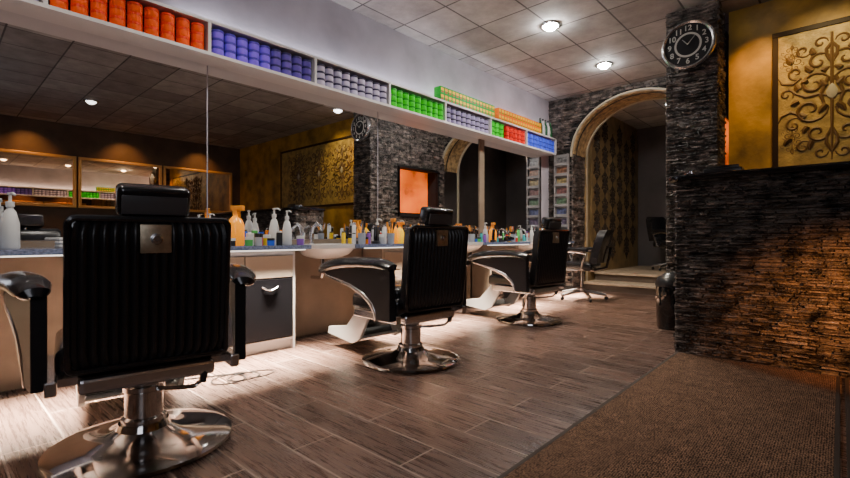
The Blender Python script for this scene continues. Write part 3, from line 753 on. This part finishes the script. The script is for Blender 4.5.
pump_bottle(1.55, -3.78, mat('amber_bottle', (.9, .4, .03), .2), .9, 'amber pump bottle on the worktop')
for yy, xx, ci, h in ((1.78, -3.56, 2, .10), (1.80, -3.70, 7, .13), (1.86, -3.58, 1, .09), (1.90, -3.72, 0, .14), (1.95, -3.60, 6, .09), (1.78, -3.82, 5, .16), (2.0, -3.80, 3, .1), (1.60, -3.50, 8, .06), (1.72, -3.46, 0, .07), (1.81, -3.48, 5, .10), (1.92, -3.48, 7, .06), (2.02, -3.52, 8, .12), (2.19, -3.76, 9, .15), (2.21, -3.50, 4, .08), (1.65, -3.82, 4, .12), (1.72, -3.80, 2, .14), (1.90, -3.83, 6, .11), (2.1, -3.80, 7, .13)):
    if h > .11: can(yy, xx, cmat(ci), h, .026, [wplast, blackp][ci % 2], colz[ci][0]+' spray can on the worktop')
    else: jar(yy, xx, cmat(ci), h, .030, [wplast, blackp][ci % 2], colz[ci][0]+' cosmetic jar on the worktop')
pump_bottle(2.05, -3.66, wplast, 1.12); pump_bottle(2.14, -3.60, wplast, 1.05)
seq = ['can', 'cup', 'jar', 'clip', 'jar', 'can', 'cup', 'can', 'jar', 'clip', 'can', 'jar', 'spray', 'can', 'towel', 'jar', 'can', 'pump', 'clip', 'jar', 'dryer', 'cup', 'jar', 'can', 'clip', 'cup', 'jar']
spray_bottle(3.42, -3.60, om, 1.15); spray_bottle(3.53, -3.60, ym, 1.0, 'yellow spray bottle on the worktop'); spray_bottle(5.35, -3.60, om, 1.15)
resv = [(3.34, 3.61), (5.27, 5.43)]
for row, (xa, xb, st, y) in enumerate(((-3.57, -3.49, .062, 2.86), (-3.83, -3.77, .072, 2.90), (-3.685, -3.67, .088, 2.95))):
    k = row*7
    while y < 7.3:
        if any(a-.05 < y < b+.05 for a, b in basins) and (row != 1 or any(abs(y-(a+b)/2) < .17 for a, b in basins)): y += .04; continue
        if row != 1 and any(a-.02 < y < b+.02 for a, b in resv): y += .03; continue
        c = seq[k % len(seq)]; x = R.uniform(xa, xb); ci = R.choice([0, 1, 2, 2, 3, 4, 5, 5, 6, 6, 7, 8, 8, 9])
        if row and c in ('towel', 'dryer', 'spray'): c = 'can'
        if c == 'can': can(y, x, cmat(ci), R.uniform(.10, .22), .021, [blackp, wplast, silver, blackp][k % 4], colz[ci][0]+' spray can on the worktop')
        elif c == 'cup': y += .012; tool_cup(y, x); y += .012
        elif c == 'jar': jar(y, x, cmat(ci), R.uniform(.05, .1), .024, [blackp, wplast, blackp][k % 3], colz[ci][0]+' cosmetic jar on the worktop')
        elif c == 'clip': y += .01; clipper(y, x); y += .01
        elif c == 'spray': y += .02; spray_bottle(y, x, om, R.uniform(.9, 1.1)); y += .03
        elif c == 'pump': y += .01; pump_bottle(y, x, [wplast, cmat(ci)][k % 2], .92, 'pump dispenser bottle on the worktop'); y += .01
        elif c == 'towel': y += .06; towel(y, -3.50); y += .06
        elif c == 'dryer': y += .09; dryer(y, -3.50); y += .11
        y += R.uniform(st, st+.02); k += 1

# ---------------------------------------------------------------- magazine rack on arch wall left pier
rk = mat('rack_grey', (.22, .21, .21), .4)
RC = -3.62
root = empty('magazine_rack', (RC, YA-.045, 0), label='narrow grey wall rack with magazines beside the arch', cat='rack')
mb = MB(); mb.box(-.13, -.11, -.06, 0, .9, 2.40).box(.11, .13, -.06, 0, .9, 2.40).box(-.11, .11, -.008, 0, .9, 2.40)
mb.done('rack_frame', rk, root, smooth=False)
for i in range(8):
    z = .95+.18*i
    MB().box(-.11, .11, -.06, -.05, z, z+.04).box(-.11, .11, -.06, -.01, z-.006, z).done('rack_pocket', rk, root, smooth=False)
for i in range(8):
    z = .95+.18*i; cc = colz[(i*3+1) % 10]
    MB().box(-.09, .09, -.006, .006, 0, .14, M=Matrix.Rotation(-.12, 4, 'X')).done('magazine', mat('mag_'+cc[0], tuple(.12*v+.05 for v in cc[1]), .35, var=.8, vscale=22), loc=(RC, YA-.045-.032, z+.002), smooth=False, label='glossy magazine in the wall rack', cat='magazine', group='magazines in the wall rack')

root = empty('waste_bin', (-1.30, 5.20, 0), label='black rounded waste bin beside the slate column', cat='bin')
MB().lathe([(0, 0), (.115, 0), (.13, .02), (.142, .42), (.138, .44), (0, .44)], n=32).done('body', blackg, root)
MB().lathe([(.144, .44), (.146, .47), (.12, .53), (.05, .58), (0, .59)], n=32).done('lid', blackp, root)

pts = []
for i in range(60):
    a = i*.28; pts.append((-3.02-.12*math.cos(a)*(1-i/130)+i*.0016, 1.30+.13*math.sin(a)+.004*i, .006+.0002*i))
pts = [(-3.40, 1.0, .006), (-3.33, 1.02, .006), (-3.26, 1.08, .006), (-3.2, 1.18, .006)]+pts
MB().tube(pts, .0045, 6).done('power_cable', blackp, label='coiled black power cable lying on the floor', cat='cable')

# ---------------------------------------------------------------- lights
def light(kind, name, loc, e, col=(1, 1, 1), rot=None, **k):
    d = bpy.data.lights.new(name, kind); d.energy = e; d.color = col
    for a, b in k.items(): setattr(d, a, b)
    o = bpy.data.objects.new(name, d); C.objects.link(o); o.location = loc
    if rot: o.rotation_euler = rot
    return o
def aim(o, tgt): o.rotation_euler = (Vector(tgt)-o.location).to_track_quat('-Z', 'Y').to_euler()
def downlight(x, y, e, col=(1, .95, .88), spot=2.2, tgt=None, blend=1.0, em=190):
    root = empty('ceiling_downlight', (x, y, CEIL), label='round recessed ceiling downlight, lit', cat='ceiling lamp', group='ceiling downlights')
    MB().lathe([(.085, -.004), (.088, -.014), (.115, -.010), (.12, 0), (.085, 0), (.085, -.004)], n=28, caps=False).done('lamp_ring', silver, root)
    MB().lathe([(0, -.06), (.04, -.052), (.07, -.028), (.084, -.001)], n=28, caps=False).done('lamp_lens', mat('lamp_glow_%d' % em, (1, .97, .92), .5, emit=em), root)
    s = light('SPOT', 'downlight', (x, y, CEIL-.08), e, col, spot_size=spot, spot_blend=blend, shadow_soft_size=.02)
    if tgt: aim(s, tgt)
for yy in (.0, 1.63, 3.25): downlight(-2.48, yy, 140, (1, .92, .82), tgt=(-3.0, yy, 0), em=12)
for yy in (4.87, 6.49): downlight(-2.48, yy, 180, (1, .88, .72), tgt=(-2.8, yy, 0), em=420)
aim(light('SPOT', 'beam', (-2.44, 6.49, CEIL-.09), 300, (1, .76, .44), spot_size=1.0, spot_blend=1, shadow_soft_size=.02), (-2.1, 6.2, 0))
aim(light('SPOT', 'beam', (-2.44, 4.87, CEIL-.09), 170, (1, .82, .56), spot_size=.9, spot_blend=1, shadow_soft_size=.02), (-1.9, 4.7, 0))
aim(light('SPOT', 'beam', (-2.44, 3.25, CEIL-.09), 150, (1, .86, .66), spot_size=.9, spot_blend=1, shadow_soft_size=.02), (-1.8, 3.0, 0))
aim(light('SPOT', 'beam', (-2.44, 1.63, CEIL-.09), 120, (1, .88, .70), spot_size=.9, spot_blend=1, shadow_soft_size=.02), (-2.2, 1.5, 0))
aim(light('SPOT', 'downlight', (-.1, 5.1, CEIL-.06), 66, (1, .74, .32), spot_size=1.6, spot_blend=1, shadow_soft_size=.02), (-.05, 5.9, 2.3))
downlight(-.62, 5.35, 56, (1, .50, .10), 1.1, (-.62, 5.9, 2.5), em=8)
downlight(2.2, 2.0, 34, (1, .75, .5), em=4)
for yy in (1.4, 3.1, 4.8): aim(light('SPOT', 'amber_fill', (4.15, yy, CEIL-.03), 56, (1, .45, .12), spot_size=1.7, spot_blend=1, shadow_soft_size=.01), (4.6, yy, 2.0))  # unseen spots without fixtures, added to turn the mirror frames amber
downlight(-2.3, 9.2, 32, (1, .86, .7), em=12)
led = mat('led_strip', (1, .93, .84), .5, emit=2.0)
for a, b, e in ((-1.4, .2, 190), (.2, 1.2, 190), (1.24, 2.2, 150), (2.86, 4.3, 200), (4.95, 6.0, 180), (6.65, 7.4, 180)):
    MB().box(-3.413, -3.403, a, b, .837, .845).done('led_strip', led, label='slim led strip under the worktop edge', cat='light strip', smooth=False)
    light('AREA', 'led', (-3.408, (a+b)/2, .832), e*.75, (1, .84, .64), (0, math.radians(-14), 0), shape='RECTANGLE', size=.02, size_y=b-a, spread=math.radians(62))
light('AREA', 'wash', (-3.84, 4.3, ST+.02), 17, (.93, .90, 1), (math.radians(180), math.radians(0), 0), shape='RECTANGLE', size=.05, size_y=6.0)  # added light hidden on the shelf top to brighten the wall above
s = light('SPOT', 'accent', (1.0, 2.7, .9), 330, (1, .36, .08), spot_size=.80, spot_blend=1, shadow_soft_size=.04); aim(s, (.10, 4.2, .40))
s = light('AREA', 'room_fill', (.9, -1.8, 2.3), 38, (.88, .90, 1), shape='RECTANGLE', size=3.0, size_y=1.6); aim(s, (-2.0, 4, 1.6))  # added soft fill from behind the camera, lifts the black leather

w = bpy.data.worlds.new('World'); bpy.context.scene.world = w; w.use_nodes = True
w.node_tree.nodes['Background'].inputs[0].default_value = (.05, .05, .07, 1)

cam = bpy.data.cameras.new('Camera'); co_ = bpy.data.objects.new('Camera', cam); C.objects.link(co_)
cam.sensor_width = 36; cam.lens = 19.27; cam.shift_y = -.0024; cam.clip_start = .02
co_.location = (0, 0, .95); co_.rotation_euler = (math.pi/2, 0, math.radians(42.4))
bpy.context.scene.camera = co_
